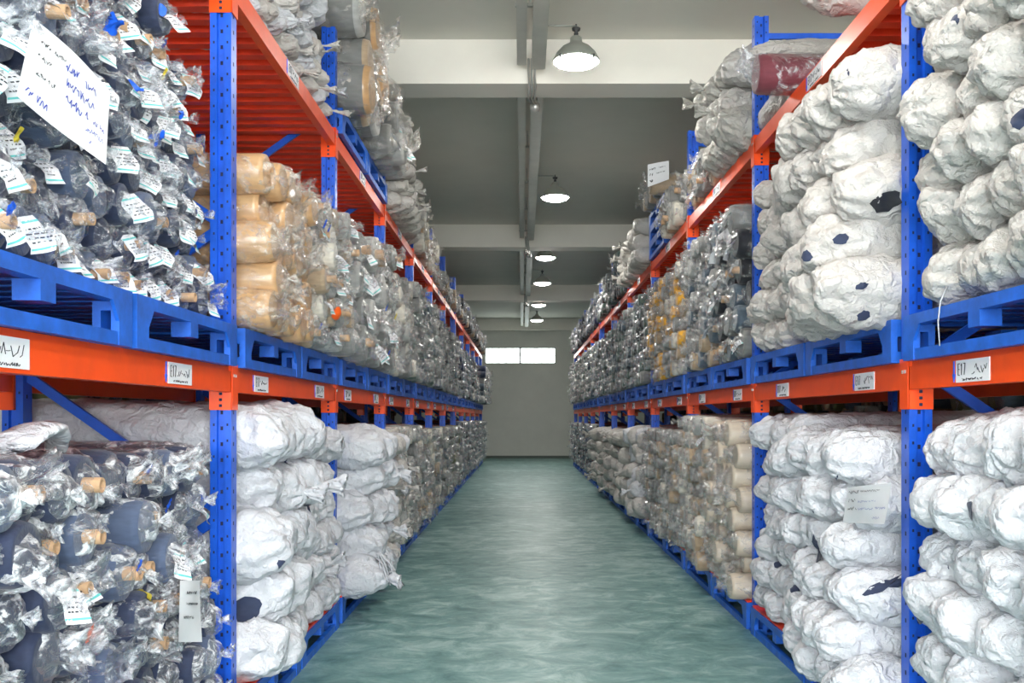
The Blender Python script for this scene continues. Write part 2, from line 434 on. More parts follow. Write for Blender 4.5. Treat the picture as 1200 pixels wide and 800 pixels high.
def deck_mesh(y0, y1, x0, x1, z):
    b = MB(); n = int((y1 - y0) / .16); p = (y1 - y0) / n
    pr = []
    for i in range(n):
        y = y0 + i * p
        pr += [(y, z), (y + p * .32, z), (y + p * .42, z - .036), (y + p * .88, z - .036), (y + p * .98, z)]
    pr.append((y1, z))
    k = len(pr)
    v = [(x0, a, c) for a, c in pr] + [(x1, a, c) for a, c in pr] + [(x0, a, c + .004) for a, c in pr] + [(x1, a, c + .004) for a, c in pr]
    f = []
    for i in range(k - 1):
        f.append((i, i + 1, k + i + 1, k + i)); f.append((2 * k + i + 1, 2 * k + i, 3 * k + i, 3 * k + i + 1))
        f.append((i + 1, i, 2 * k + i, 2 * k + i + 1)); f.append((k + i, k + i + 1, 3 * k + i + 1, 3 * k + i))
    b.add(v, f); return b

def strokes_text(mb, rows, x0, x1, rng, th):
    """scribbled handwriting strokes on a local plane: u to the side, v up"""
    for (v, u0, u1, h) in rows:
        u = u0
        while u < u1 - h * .3:
            k = rng.random()
            if k > .82: u += h * .5; continue
            p = [(u, v + rng.uniform(0, h)), (u + h * .3, v + rng.uniform(0, h)), (u + h * .55, v + rng.uniform(0, h))]
            for a, c in zip(p, p[1:]): mb.append((a, c, th))
            u += h * .62

def beam_label(parent, side, xface, yc, z0, z1, rng, text, wl=.27, near=False):
    """printed card on the aisle face of a beam: white card, big characters, arrow beside it"""
    s = side                    # +1: right rack (face looks to -x), -1: left rack
    n = -s
    def P(u, v, o): return (xface + n * o, yc + u * n * -1 * -1 if False else yc + (u if s > 0 else u), v)
    hz = (z1 - z0)
    b = MB(); b.box((xface, yc - wl / 2, z0 + .10 * hz), (xface + n * .003, yc + wl / 2, z1 - .20 * hz))
    lab = b.build('location_card', PAPER, parent)
    # writing runs away from the reader's left: on the right rack left is the far side
    segs = []
    zb, h = z0 + .33 * hz, .36 * hz
    def glyph(ch, u, w_):
        G = {'E': [((0, 0), (0, 1)), ((0, 1), (1, 1)), ((0, .5), (.8, .5)), ((0, 0), (1, 0))],
             '1': [((.5, 0), (.5, 1)), ((.2, .8), (.5, 1))], '2': [((0, .9), (.9, 1)), ((.9, 1), (.9, .55)), ((.9, .55), (0, 0)), ((0, 0), (1, 0))],
             '7': [((0, 1), (1, 1)), ((1, 1), (.4, 0))], '3': [((0, 1), (.9, 1)), ((.9, 1), (.4, .55)), ((.4, .55), (.9, .3)), ((.9, .3), (0, 0))],
             'F': [((0, 0), (0, 1)), ((0, 1), (1, 1)), ((0, .5), (.8, .5))], '-': [((.1, .5), (.8, .5))]}
        for a, c in G.get(ch, []): segs.append(((u + a[0] * w_, zb + a[1] * h), (u + c[0] * w_, zb + c[1] * h), .003))
    u = -wl * .42
    for ch in text:
        glyph(ch, u, wl * .05); u += wl * .085
    strokes_text(segs, [(zb, u + wl * .02, wl * .42, h * .9), (zb - h * .5, -wl * .3, wl * .3, h * .22)], 0, 0, rng, .0018)
    b = MB()
    flip = -1 if s > 0 else 1
    for a, c, th in segs:
        b.bar((xface + n * .0038, yc + a[0] * flip, a[1]), (xface + n * .0038, yc + c[0] * flip, c[1]), .0012 if False else th, th)
    b.build('printed_code', INKK, lab)
    ya = yc - (wl / 2 + .02) * flip
    b = MB()
    b.box((xface, ya - .004, z0 + .35 * hz), (xface + n * .003, ya + .004, z1 - .2 * hz))
    b.prism_axis([(ya - .012, z0 + .38 * hz), (ya, z0 + .12 * hz), (ya + .012, z0 + .38 * hz)], xface, xface + n * .003, 0)
    b.build('arrow_mark', TAPEB, lab)

def rack(side, ys, label, near):
    rng = random.Random(7 + side + int(ys[0]))
    s = side; X = XR if s > 0 else XL
    t = empty('pallet_rack', (X, ys[0], 0)); tag(t, label, 'pallet rack', 'tall blue and orange pallet racks')
    T = Matrix.Translation((-X, -ys[0], 0))
    def put(o): o.matrix_local = T; return o
    def sub(o): return o
    lv2 = LV2[s]
    for i, y in enumerate(ys):
        fr = empty('upright_frame', (0, y - ys[0], 0)); fr.parent = t
        det = 2 if y < 8 else (1 if y < 14 else 0)
        p1 = link('post', POSTS[det], fr); p2 = link('post', POSTS[0 if det < 2 else 1], fr)
        if s > 0: p1.location = (0, 0, 0); p2.location = (RD - PW, 0, 0)
        else: p1.location = (-PW, 0, 0); p2.location = (-RD, 0, 0)
        xf, xr = s * PW * .5, s * (RD - PW * .5)
        b = MB()
        for z in (.25, POST_H - .15): b.box((min(xf, xr), .035, z), (max(xf, xr), .06, z + .04))
        b.build('cross_bar', BLUE, fr)
        if s > 0: nodes = [(xf, .46), (xr, 1.10), (xf, 1.76), (xr, 2.40), (xf, 3.05), (xr, 3.70)]
        else: nodes = [(xr, .40), (xf, 1.07), (xr, 1.76), (xf, 2.44), (xr, 3.10), (xf, 3.80)]
        for a, c in zip(nodes, nodes[1:]):
            b = MB(); b.bar((a[0], .048, a[1]), (c[0], .048, c[1]), .045, .025); b.build('brace', BLUE, fr)
    for i in range(len(ys) - 1):
        y0, y1 = ys[i] + PD - ys[0], ys[i + 1] - ys[0]
        for z1 in (LV1, lv2):
            z0 = z1 - .12
            for back in (0, 1):
                b = MB()
                x0 = 0.0 if not back else s * (RD - .05)
                xo = x0 + s * .05
                if not back:
                    b.box((x0, y0, z0), (xo, y1, z1 - .022)); b.box((x0 + s * .012, y0, z1 - .022), (xo, y1, z1))
                else:
                    b.box((x0, y0, z0), (xo, y1, z1))
                bm_ = b.build('crossbeam', ORANGE, t)
                # end connectors hooked round the post
                for yy, sg in ((y0 - PD, 1), (y1, -1)):
                    b = MB()
                    if sg > 0: b.box((x0 - s * .003, yy - .004, z0 - .085), (x0 + s * (PW + .003), yy + .0, z1 + .012)); b.box((x0 - s * .006, yy - .004, z0 - .085), (x0, yy + PD + .004, z1 + .012))
                    else: b.box((x0 - s * .0065, yy + PD * .55, z0 - .085), (x0 - s * .004, yy - .001, z1 + .010))
                    b.m = 1
                    if sg > 0 and not back and ys[i] < 14:
                        for kz in (0, 1, 2): b.box((x0 + s * (PW / 2 - .008), y0 - PD - .0055, z0 - .015 - kz * .028), (x0 + s * (PW / 2 + .006), y0 - PD - .004, z0 - .002 - kz * .028))
                    b.m = 2
                    if sg > 0 and not back and ys[i] < 14:
                        for ky in (.02, .05): b.box((x0 - s * .009, y0 - PD + ky, z1 - .05), (x0 - s * .006, y0 - PD + ky + .014, z1 - .036))
                    b.build('beam_connector', [ORANGE, HOLE, STEEL], bm_)
                if not back and ys[i] < 16 + 2:
                    L = y1 - y0
                    pos = (.17, .72) if s > 0 else (.18, .78)
                    if i == 0: pos = (.18, .72) if s < 0 else (.25, .78)
                    if z1 > 3: pos = (.47,)
                    for j, q in enumerate(pos):
                        beam_label(bm_, s, x0 if not back else xo, y0 + L * q, z0, z1, rng, 'E17' if (i + j) % 3 else 'E37')
        for z1 in (LV1, lv2):
            b = deck_mesh(y0, y1, s * .053, s * (RD - .053), z1 - .006)
            b.build('shelf_deck', RED, t)
    return t
LYS = [LY0 + LB * k for k in range(8)]
RYS = [RY_0 + RB * k for k in range(8)]
LY2 = [LYS[-1] + .16 + 2.65 * k for k in range(6)]
RY2 = [RYS[-1] - RB * .0 + .16 + 2.55 * k for k in range(5)]
# second run of the right side starts behind the first
rack(-1, LYS, 'nearer pallet rack on the left of the aisle, blue posts and orange beams', True)
rack(1, RYS, 'nearer pallet rack on the right of the aisle, blue posts and orange beams', True)
rack(-1, LY2, 'far pallet rack on the left, continuing to the back wall', False)
rack(1, RY2, 'far pallet rack on the right, continuing to the back wall', False)

# ------------------------------------------------------------------ pallets
ORD = ['first', 'second', 'third', 'fourth', 'fifth', 'sixth', 'seventh', 'eighth', 'ninth', 'tenth', 'eleventh', 'twelfth', 'thirteenth', 'fourteenth', 'fifteenth', 'sixteenth', 'seventeenth', 'eighteenth', 'nineteenth', 'twentieth']
def ordi(i): return ORD[i] if i < 20 else 'last'
PMESH = {}
PALH = .19
def pallet_meshes(wy, floor_):
    key = (round(wy, 2), floor_)
    if key in PMESH: return PMESH[key]
    D = 1.06; H = PALH; out = []
    # local: x from 0 (aisle face) to D (rear), y 0..wy
    b = MB()
    b.box((0, 0, H - .045), (.05, wy, H)); b.box((D - .05, 0, H - .045), (D, wy, H))
    for k in range(9):
        y = (wy - .09) * k / 8; b.box((.05, y, H - .03), (D - .05, y + .09, H - .004))
    out.append(('deck', b.mesh('pallet_deck', BLUE2)))
    def leg(x0, end):
        b = MB(); L = .11
        for y0 in ((0,) if end == 0 else (wy - L,)):
            ya, yb = y0, y0 + L
            b.box((x0, ya, .0), (x0 + .09, yb, .05)); b.box((x0, ya, .115), (x0 + .09, yb, H - .045))
            b.box((x0, ya, .05), (x0 + .028, yb, .115)); b.box((x0 + .062, ya, .05), (x0 + .09, yb, .115))
        # gussets sloping up to the top rail
        if end == 0: b.prism_axis([(L, H - .045), (L + .05, H - .045), (L, H - .11)], x0, x0 + .012, 0)
        else: b.prism_axis([(wy - L, H - .045), (wy - L - .05, H - .045), (wy - L, H - .11)], x0, x0 + .012, 0)
        return b.mesh('pallet_leg', BLUE2)
    for x0 in (0.0, D / 2 - .045, D - .09):
        for e in (0, 1): out.append(('leg', leg(x0, e)))
    b = MB()
    for x0 in (0.0, D - .04): b.box((x0 + .004, .11, .0), (x0 + .036, wy - .11, .045))
    for y0 in (0.0, wy - .06): b.box((.09, y0, 0), (D - .09, y0 + .06, .02))
    out.append(('runner', b.mesh('pallet_runner', BLUE2)))
    for x0 in (0.0, D / 2 - .04, D - .08):
        b = MB(); b.box((x0, wy / 2 - .045, .085), (x0 + .08, wy / 2 + .045, H - .045))
        out.append(('centre_block', b.mesh('pallet_block', BLUE2)))
    if floor_:
        b = MB(); b.box((.01, .02, H), (.12, wy - .02, H + .012)); b.box((D - .12, .02, H), (D - .01, wy - .02, H + .012))
        out.append(('red_batten', b.mesh('pallet_batten', RED)))
    PMESH[key] = out; return out
SIDE = {-1: 'left', 1: 'right'}
LEVN = ['bottom', 'middle', 'top']
def pallet(side, x, y0, wy, z, floor_, label):
    t = empty('steel_pallet', (x, y0 if side > 0 else y0 + wy, z), 0 if side > 0 else PI)
    tag(t, label, 'pallet', 'blue steel pallets under the roll stacks')
    for nm, me in pallet_meshes(wy, floor_): link(nm, me, t)
    return t

# ------------------------------------------------------------------ roll meshes
def nz(p, s, seed):
    return noise.noise(Vector((p[0] * s + seed * 3.1, p[1] * s + seed * 1.7, p[2] * s - seed * 2.3)))
def ridge(p, s, seed):
    return 1 - abs(nz(p, s, seed)) * 2
def crease(p, s, seed):
    d, _ = noise.voronoi(Vector((p[0] * s + seed * 5.3, p[1] * s, p[2] * s)))
    return min(d[1] - d[0], .45)

def grid_mesh(name, rings, nu, mats, closed_tip=True, flat=False):
    """rings: list of lists of nu points"""
    V = np.array([p for r in rings for p in r], dtype=np.float32); nr = len(rings)
    f = []
    for i in range(nr - 1):
        for k in range(nu):
            f.append((i * nu + k, (i + 1) * nu + k, (i + 1) * nu + (k + 1) % nu, i * nu + (k + 1) % nu))
    f.append(tuple(range(nu))); f.append(tuple(range(nr * nu - 1, (nr - 1) * nu - 1, -1)))
    me = bpy.data.meshes.new(name); me.from_pydata(V.tolist(), [], f)
    for m in (mats if isinstance(mats, (list, tuple)) else [mats]): me.materials.append(m)
    me.polygons.foreach_set('use_smooth', [not flat] * len(f)); me.update(); return me

def lumpy_rings(seed, R, L, nu, body, end, style, amp=1.0):
    """skin of a wrapped roll, axis x, front end at x=0 pointing +x, body towards -x.
    style: 'pillow' sack end, 'tail' gathered neck with a flared tail, 'film' loose clear wrap"""
    rng = random.Random(seed)
    prof = []                                     # (x, r, weight of crumple)
    for i in range(body):
        q = i / (body - 1); x = -L + (L - .16) * (q ** .7)
        prof.append((x, R * (1.0 if i else .8), (.55 + .45 * q) if style in ('pillow', 'tail') else .12 + .5 * q ** 6))
    H = {'pillow': R * .75, 'tail': R * .85, 'film': R * .42, 'open': R * .4}[style]
    for i in range(1, end + 1):
        q = i / end
        a = q * PI / 2
        cl = style in ('film', 'open')
        x = -.16 + (.16 + H) * math.sin(a) ** (1.15); r = R * max(math.cos(a), 0) ** (.48 if cl else .62 if style != 'tail' else .75)
        if q > .999: r = R * .07
        prof.append((x, r, 1.0))
    if style in ('tail', 'film', 'open'):
        hl = {'tail': .10, 'film': .045, 'open': .075}[style] * rng.uniform(.8, 1.3)
        fl = {'tail': .38, 'film': .30, 'open': .70}[style]
        if style == 'open':                       # wrap left open like a ruffled mouth
            prof = [p for p in prof if p[1] > R * .55]
            H = prof[-1][0]
        x0 = prof[-1][0]
        r0 = prof[-1][1]
        for i in range(1, 6):
            q = i / 5; prof.append((x0 + hl * q, r0 + (R * fl - r0) * q ** .8, 1.6))
        for i in range(1, 4):
            q = i / 3; prof.append((x0 + hl * (1 - .5 * q), r0 * .3 + (R * fl * (1 - q) * .8), 1.0))
    kx, ky = rng.uniform(-.35, .35) * R, rng.uniform(-.45, .1) * R
    droop = rng.uniform(.2, .8)
    kf = rng.choice((5, 6, 7, 9)); ph = rng.uniform(0, 6)
    rings = []
    ex = [rng.uniform(2.4, 3.4), rng.uniform(.92, 1.05)]
    for (x, r, wgt) in prof:
        ring = []
        s = max(0.0, (x + .10) / (H + .10))
        for k in range(nu):
            a = 2 * PI * k / nu
            ca, sa = math.cos(a), math.sin(a)
            sq = (abs(ca) ** ex[0] + abs(sa) ** ex[0]) ** (-1 / ex[0])
            rr = r * (sq * .5 + .5) * (1 + .03 * math.sin(2 * a + ph))
            fold = math.sin(kf * a + ph + 2.2 * nz((x * 4, ca, sa), 1.0, seed)) * .5 + .5
            rr *= 1 - (.20 * min(s, 1.2) * (1 - fold) * wgt * amp)
            p = Vector((x, rr * ca + kx * s * .7, rr * sa * ex[1] + ky * s * .7 - droop * .05 * max(0, s - .9) * 4 * R / .1 * .5))
            d = .016 * nz(p, 5.5, seed) + .012 * (ridge(p, 11, seed + 3) - .5) + .028 * (crease(p, 9, seed) - .2)
            if style in ('pillow', 'tail'): d += .005 * (ridge(p, 23, seed + 6) - .5) + .006 * (crease(p, 17, seed + 4) - .2)
            if style in ('film', 'open'): d = d * .55 + .007 * (ridge(p, 24, seed + 9) - .5) + .012 * (crease(p, 17, seed + 2) - .2)
            d *= wgt * amp * (R / .13) ** .5
            n = Vector((.5 * min(s, 1) , ca, sa)).normalized()
            p += n * d
            p.x += .02 * nz(p, 9, seed + 5) * min(s + .2, 1) * amp
            ring.append(p)
        rings.append(ring)
    return rings

def sack_mesh(name, seed, R, L, style, mat, hi=True):
    nu, body, end = (64, 22, 24) if hi else (18, 5, 7)
    return grid_mesh(name, lumpy_rings(seed, R, L, nu, body, end, style), nu, mat)
def film_mesh(name, seed, R, L, style, mat, hi=True):
    nu, body, end = (44, 16, 16) if hi else (16, 4, 6)
    return grid_mesh(name, lumpy_rings(seed, R, L, nu, body, end, style, 1.15), nu, mat)

def cyl_rings(R, L, nu=28, wob=0.0, seed=0, x1=0.0, rounded=.015):
    prof = [(-L, R * .98), (-L + .02, R), (-L * .5, R * 1.005), (-rounded, R), (x1, R - rounded * .7)]
    m = 6
    for i in range(1, m): prof.append((x1 - .0025 * (i % 2), (R - rounded) * (1 - i / m)))
    prof.append((x1, R * .02))
    return [[Vector((x, r * math.cos(2 * PI * k / nu) * (1 + wob * nz((k, x * 3, 0), .3, seed)), r * math.sin(2 * PI * k / nu))) for k in range(nu)] for x, r in prof]

def tube_core(R, L):
    b = MB(); ro, ri = R, R * .72; n = 16
    prof = [(ro, -L), (ro, .035), (ri, .035), (ri, -.05)]
    v = []; f = []
    for r, x in prof:
        for k in range(n): a = 2 * PI * k / n; v.append((x, r * math.cos(a), r * math.sin(a)))
    for i in range(3):
        for k in range(n): f.append((i * n + k, (i + 1) * n + k, (i + 1) * n + (k + 1) % n, i * n + (k + 1) % n))
    b.add(v, f, False); b.m = 1; b.add([v[3 * n + k] for k in range(n)], [tuple(range(n))]); b.m = 0  # dark disc in the bore stands in for the shade inside
    return b.mesh('core_tube', [CARD, DARKM])

def sticker_mesh(seed, w_, h_, R):
    """paper label lying on the crumpled end: a gently bent sheet with printed rows"""
    rng = random.Random(seed); b = MB(); n = 6
    def S(u, v, o):
        bend = .018 * math.sin(u * 2.2 + seed) + .03 * (v - .1) ** 2 * 3 + .006 * math.sin(v * 9 + u * 5 + seed)
        return (o - bend, (u - .5) * w_, (v - .5) * h_)
    v = []; f = []
    for o in (.0, .0012):
        for i in range(n + 1):
            for j in range(n + 1): v.append(S(i / n, j / n, o))
    q = (n + 1) ** 2
    for i in range(n):
        for j in range(n):
            a = i * (n + 1) + j
            f.append((a, a + 1, a + n + 2, a + n + 1)); f.append((q + a, q + a + n + 1, q + a + n + 2, q + a + 1))
    b.add(v, f, True)
    b.m = 1
    for row in (0.86, .12):
        vv = [S(i / n, row + dv, .0022) for i in range(n + 1) for dv in (-.028, .028)]
        b.add(vv, [(2 * i, 2 * i + 2, 2 * i + 3, 2 * i + 1) for i in range(n)])
    b.m = 2
    for row in (.68, .54, .42, .30):
        u = .14
        while u < .8:
            l = rng.uniform(.05, .16); vv = [S(u, row - .02, .0022), S(u + l, row - .02, .0022), S(u + l, row + .02, .0022), S(u, row + .02, .0022)]
            b.add(vv, [(0, 1, 2, 3)]); u += l + rng.uniform(.03, .08)
    return b.mesh('label_sticker', [PAPER, TEAL, INKK])

NV = 9
HI = {'sack': [], 'film': [], 'fab': [], 'core': [], 'stk': [], 'tear': []}
R0 = .15                                     # reference radius of the variants, scaled per roll
sty = ['pillow', 'pillow', 'tail', 'pillow', 'pillow', 'pillow', 'tail', 'pillow', 'pillow', 'pillow', 'pillow', 'pillow']
for i in range(12): HI['sack'].append(sack_mesh('sack', 11 + i, R0, 1.35, sty[i], SACKW))
fst = ['film', 'open', 'film', 'film', 'open', 'film', 'open', 'film', 'film', 'open', 'film', 'film']
for i in range(12): HI['film'].append(film_mesh('plastic_wrap', 51 + i, R0, 1.35, fst[i], FILM))
for i in range(3): HI['fab'].append(grid_mesh('wound_cloth', cyl_rings(R0 * .95, 1.35, 28, .02, i, .015), 28, NAVY))
_m = grid_mesh('wound_cloth_disc', cyl_rings(R0 * .96, 1.33, 36, .0, 4, .02), 36, [GREY, KRAFT])
for p_ in _m.polygons:
    if p_.center.x > -.004: p_.material_index = 1
HI['disc'] = _m
HI['core'] = [tube_core(R0 * .24, .25)]
for i in range(5): HI['stk'].append(sticker_mesh(i, R0 * .72, R0 * 1.15, R0))
LO = {'sack': [sack_mesh('sack_far', 91 + i, R0, 1.2, sty[i], SACKG, False) for i in range(6)],
      'film': [film_mesh('wrap_far', 71 + i, R0, 1.2, fst[i], FILM, False) for i in range(6)],
      'fab': [grid_mesh('cloth_far', cyl_rings(R0 * .96, 1.2, 10, 0, i, .02), 10, NAVY) for i in range(1)]}

def patch_mesh(seed, mat):
    """ragged tear in a sack showing the cloth inside, a lens-shaped bulging patch"""
    rng = random.Random(seed); n = 14; b = MB()
    v = [(.018, 0, 0)]; f = []
    for ring in (.5, 1.0):
        for k in range(n):
            a = 2 * PI * k / n; r = ring * (1 + rng.uniform(-.3, .25)); v.append((.012 * (1 - ring) + .004, .05 * r * math.cos(a), .025 * r * math.sin(a)))
    for k in range(n): f += [(0, 1 + k, 1 + (k + 1) % n), (1 + k, 1 + n + k, 1 + n + (k + 1) % n, 1 + (k + 1) % n)]
    b.add(v, f, True); return b.mesh('torn_opening', mat)
TEARS = [patch_mesh(i, NAVY) for i in range(3)]

# ------------------------------------------------------------------ the stacks
SPECS = []       # every roll: dict(side, lev, bay, row, col, y, z, x, R, kind, fab, film, look)
RNG = random.Random(2024)
LOOK = {}
def stack(side, lev, bay, y0, y1, z0, ztop, dia, xprot, kind, fabs, col0=0, look='', film=None, length=1.35, slope=0.0, minrows=1):
    X = XR if side > 0 else XL
    dz = dia * .86; r = 0; z = z0 + dia * .5; cmax = 0
    while z + dia * .42 <= ztop or r < minrows:
        off = (dia * .5 if r % 2 else 0) + dia * .5
        n = int((y1 - y0 - off - dia * .4) / dia) + 1
        for c in range(max(n, 1)):
            y = y0 + off + c * dia * ((y1 - y0 - dia * 1.25) / max(dia * (max(n, 1) - (0.0 if r % 2 else .5)), .01) if n > 2 else 1)
            if slope and z > ztop - slope * (y - y0) / (y1 - y0): continue
            yy = y + RNG.uniform(-.07, .07) * dia; zz = z + RNG.uniform(-.05, .05) * dia
            pr = xprot + RNG.uniform(-.05, .05) + .03 * math.sin(yy * 3 + r * .9)
            SPECS.append(dict(side=side, lev=lev, bay=bay, row=r, col=c + col0, y=yy, z=zz, x=X - side * pr, R=dia * (.56 if kind == 'sack' else .53) * RNG.uniform(.95, 1.06),
                              kind=kind, fab=RNG.choice(fabs), film=film, L=length, look=look, v=RNG.randrange(1000), rot=RNG.uniform(0, 2 * PI)))
            cmax = max(cmax, c + col0)
        z += dz; r += 1
    return cmax + 1

def bay_range(side, bay):
    if side < 0:
        ys = LYS if bay < 7 else LY2; k = bay if bay < 7 else bay - 7
    else:
        ys = RYS if bay < 7 else RY2; k = bay if bay < 7 else bay - 7
    return ys[k] + PD + .02, ys[k + 1] - .02

def halves(side, bay):
    a, c = bay_range(side, bay); m = (a + c) / 2
    return (a, m - .015), (m + .015, c)

# table of what stands on each half bay: (kind, dia, ztop, protrusion, fabrics, look, film, (pallets stacked))
NV1 = [NAVY, NAVY, NAVY, NAVY2]
CLR = [GREY, LGREY, CREAM, GREY]
MIX = [GREY, TAN, SLATE, LGREY, CREAM]
YEL = [OCHRE, OCHRE, TAN, CREAM, GREY]
DK = [SLATE, GREEN, BLACK, GREY]
VDK = [BLACK, NAVY, SLATE]
N = 'clear-wrapped navy roll'; Wt = 'white sacked roll'; G = 'clear-wrapped grey roll'
T = {}
def put(side, lev, bay, half, kind, dia, ztop, prot, fabs, look, film=None, pal=1, slope=0.0):
    T[(side, lev, bay, half)] = (kind, dia, ztop, prot, fabs, look, film, pal, slope)
# ---- left rack
for h in (0, 1):
    put(-1, 0, 0, h, 'wrap', .195, 1.46, -.07, NV1, N, FILMM, slope=.1 * h)
    put(-1, 1, 0, h, 'wrap', .160, 3.42, -.09 - .05 * h, NV1, N, FILM, slope=.5 * h)
put(-1, 0, 1, 0, 'sack', .31, 1.58, .08, [SACKW], Wt); put(-1, 0, 1, 1, 'sack', .235, 1.54, -.03, [SACKW], Wt)
put(-1, 1, 1, 0, 'kraft', .195, 2.92, .12, [KRAFT], 'brown kraft-wrapped roll', FILMW); put(-1, 1, 1, 1, 'wrap', .185, 2.95, .12, [LGREY, GREY, TAN, CREAM], G, FILMH)
put(-1, 2, 1, 0, 'sack', .155, 4.75, -.14, [SACKW, SACKC], Wt, pal=0); put(-1, 2, 1, 1, 'sack', .155, 4.75, -.14, [SACKW, SACKC], Wt, pal=0)
put(-1, 0, 2, 0, 'sack', .28, 1.54, .19, [SACKW], Wt); put(-1, 0, 2, 1, 'sack', .22, 1.50, .12, [SACKW, SACKC], Wt)
put(-1, 1, 2, 0, 'wrap', .28, 3.12, .14, [LGREY, GREY], G, FILMH); put(-1, 1, 2, 1, 'wrap', .22, 3.15, .10, [LGREY, CREAM, GREY], G, FILMH)
put(-1, 2, 2, 0, 'kraftend', .34, 4.98, .20, [GREY], 'grey roll with a brown end disc', FILMW); put(-1, 2, 2, 1, 'wrap', .28, 4.35, .22, [GREY, LGREY], G, FILMW)
put(-1, 0, 3, 0, 'wrap', .20, 1.48, .10, [LGREY, CREAM], G, FILMH); put(-1, 0, 3, 1, 'wrap', .20, 1.50, .10, [LGREY, GREY, CREAM], G, FILMH)
put(-1, 1, 3, 0, 'wrap', .20, 3.15, .12, CLR, G, FILMH); put(-1, 1, 3, 1, 'wrap', .18, 3.15, .10, [GREY, GREEN, LGREY], G, FILMH)
put(-1, 2, 3, 0, 'sack', .18, 4.20, .12, [SACKC, SACKG], Wt); put(-1, 2, 3, 1, 'sack', .18, 4.15, .05, [SACKC, SACKG], Wt)
put(-1, 0, 4, 0, 'wrap', .19, 1.48, .08, MIX, G, FILMH); put(-1, 0, 4, 1, 'wrap', .19, 1.46, .08, MIX, G, FILMH)
put(-1, 1, 4, 0, 'wrap', .18, 3.15, .10, [GREY, GREEN, SLATE, LGREY], G, FILMH); put(-1, 1, 4, 1, 'wrap', .17, 3.15, .08, [GREY, GREEN, SLATE], G, FILMH)
put(-1, 2, 4, 0, 'wrap', .24, 4.38, .05, [TAN, CREAM], G, FILMW); put(-1, 2, 4, 1, 'wrap', .24, 4.2, .05, [TAN, CREAM], G, FILMW)
for bay in (5, 6):
    for h in (0, 1):
        put(-1, 0, bay, h, 'wrap', .19, 1.46, .06, [OLIVE, GREY, LGREY] if bay == 6 else MIX, G, FILMH)
        put(-1, 1, bay, h, 'wrap', .18, 3.12, .05, [GREY, SLATE, BLACK, LGREY], G, FILMH)
        put(-1, 2, bay, h, 'wrap', .20, 3.95 + .1 * h, .0, [GREY, LGREY, TAN], G, FILMH)
for bay in range(7, 12):
    for h in (0, 1):
        put(-1, 0, bay, h, 'wrap', .20, 1.46, .06, VDK + [LGREY], N, FILMD)
        put(-1, 1, bay, h, 'wrap', .20, 3.12, .18 * (bay > 9) + .05, VDK + ([LGREY, CREAM] if bay > 8 else []), N, FILMH if bay > 9 else FILMD)
        put(-1, 2, bay, h, 'wrap', .22, 4.05 + .1 * h, .08, [BLACK, TAN, GREY], G, FILMD)
# ---- right rack
for h in (0, 1):
    put(1, 0, 0, h, 'sack', .252, 1.56, -.03, [SACKW], Wt)
    put(1, 1, 0, h, 'sack', .255, 3.45, -.02, [SACKC], Wt)
put(1, 0, 1, 0, 'sack', .235, 1.55, .15, [SACKW], Wt); put(1, 0, 1, 1, 'sack', .215, 1.53, -.05, [SACKW], Wt)
put(1, 1, 1, 0, 'sack', .27, 3.14, .17, [SACKC], Wt); put(1, 1, 1, 1, 'sack', .225, 3.32, -.02, [SACKC], Wt)
put(1, 0, 2, 0, 'beige', .185, 1.54, .08, [BEIGE], 'beige cloth roll', FILMH); put(1, 0, 2, 1, 'wrap', .17, 1.55, .07, [CREAM, LGREY, TAN], G, FILMH)
put(1, 1, 2, 0, 'wrap', .215, 3.26, .06, [SLATE, GREY, BLACK], G, FILMH); put(1, 1, 2, 1, 'wrap', .165, 3.22, .04, [GREY, SLATE, TAN, LGREY], G, FILMH)
put(1, 2, 2, 0, 'sack', .26, 4.28, .10, [SACKC, SACKG], Wt, pal=0); put(1, 2, 2, 1, 'wrap', .20, 3.90, .02, [GREY, TAN], G, FILMH, pal=0)
put(1, 0, 3, 0, 'wrap', .17, 1.52, .06, [TAN, CREAM, LGREY], G, FILMH); put(1, 0, 3, 1, 'wrap', .17, 1.50, .06, [TAN, GREY, LGREY], G, FILMH)
put(1, 1, 3, 0, 'wrap', .165, 3.22, .04, YEL, 'clear-wrapped ochre roll', FILMD); put(1, 1, 3, 1, 'wrap', .17, 3.20, .04, YEL[:3] + [GREY], 'clear-wrapped ochre roll', FILMD)
put(1, 2, 3, 0, 'wrap', .24, 4.12, .06, [TAN, GREY, CREAM], G, FILMH); put(1, 2, 3, 1, 'wrap', .24, 4.40, .12, [GREY, TAN], G, FILMH, pal=3)
put(1, 0, 4, 0, 'sack', .27, 1.42, .10, [SACKC, SACKW], Wt); put(1, 0, 4, 1, 'sack', .25, 1.44, .10, [SACKC, SACKG], Wt)
put(1, 1, 4, 0, 'wrap', .17, 3.18, .04, DK, G, FILMD); put(1, 1, 4, 1, 'wrap', .17, 3.18, .04, DK, G, FILMD)
put(1, 2, 4, 0, 'sack', .22, 4.28, .10, [SACKC, SACKG], Wt); put(1, 2, 4, 1, 'sack', .2, 4.20, .05, [SACKC, SACKG], Wt)
put(1, 0, 5, 0, 'sack', .25, 1.40, .08, [SACKC, SACKG], Wt); put(1, 0, 5, 1, 'sack', .25, 1.40, .10, [SACKC, SACKG], Wt)
put(1, 0, 6, 0, 'sack', .25, 1.45, .10, [SACKC, SACKG], Wt); put(1, 0, 6, 1, 'sack', .25, 1.45, .12, [SACKC, SACKG], Wt)
for bay in (5, 6):
    for h in (0, 1):
        put(1, 1, bay, h, 'wrap', .18, 3.18, .05, [SLATE, GREEN, GREY], G, FILMD)
        put(1, 2, bay, h, 'wrap', .20, 4.30 - .1 * h, .05, DK, G, FILMD)
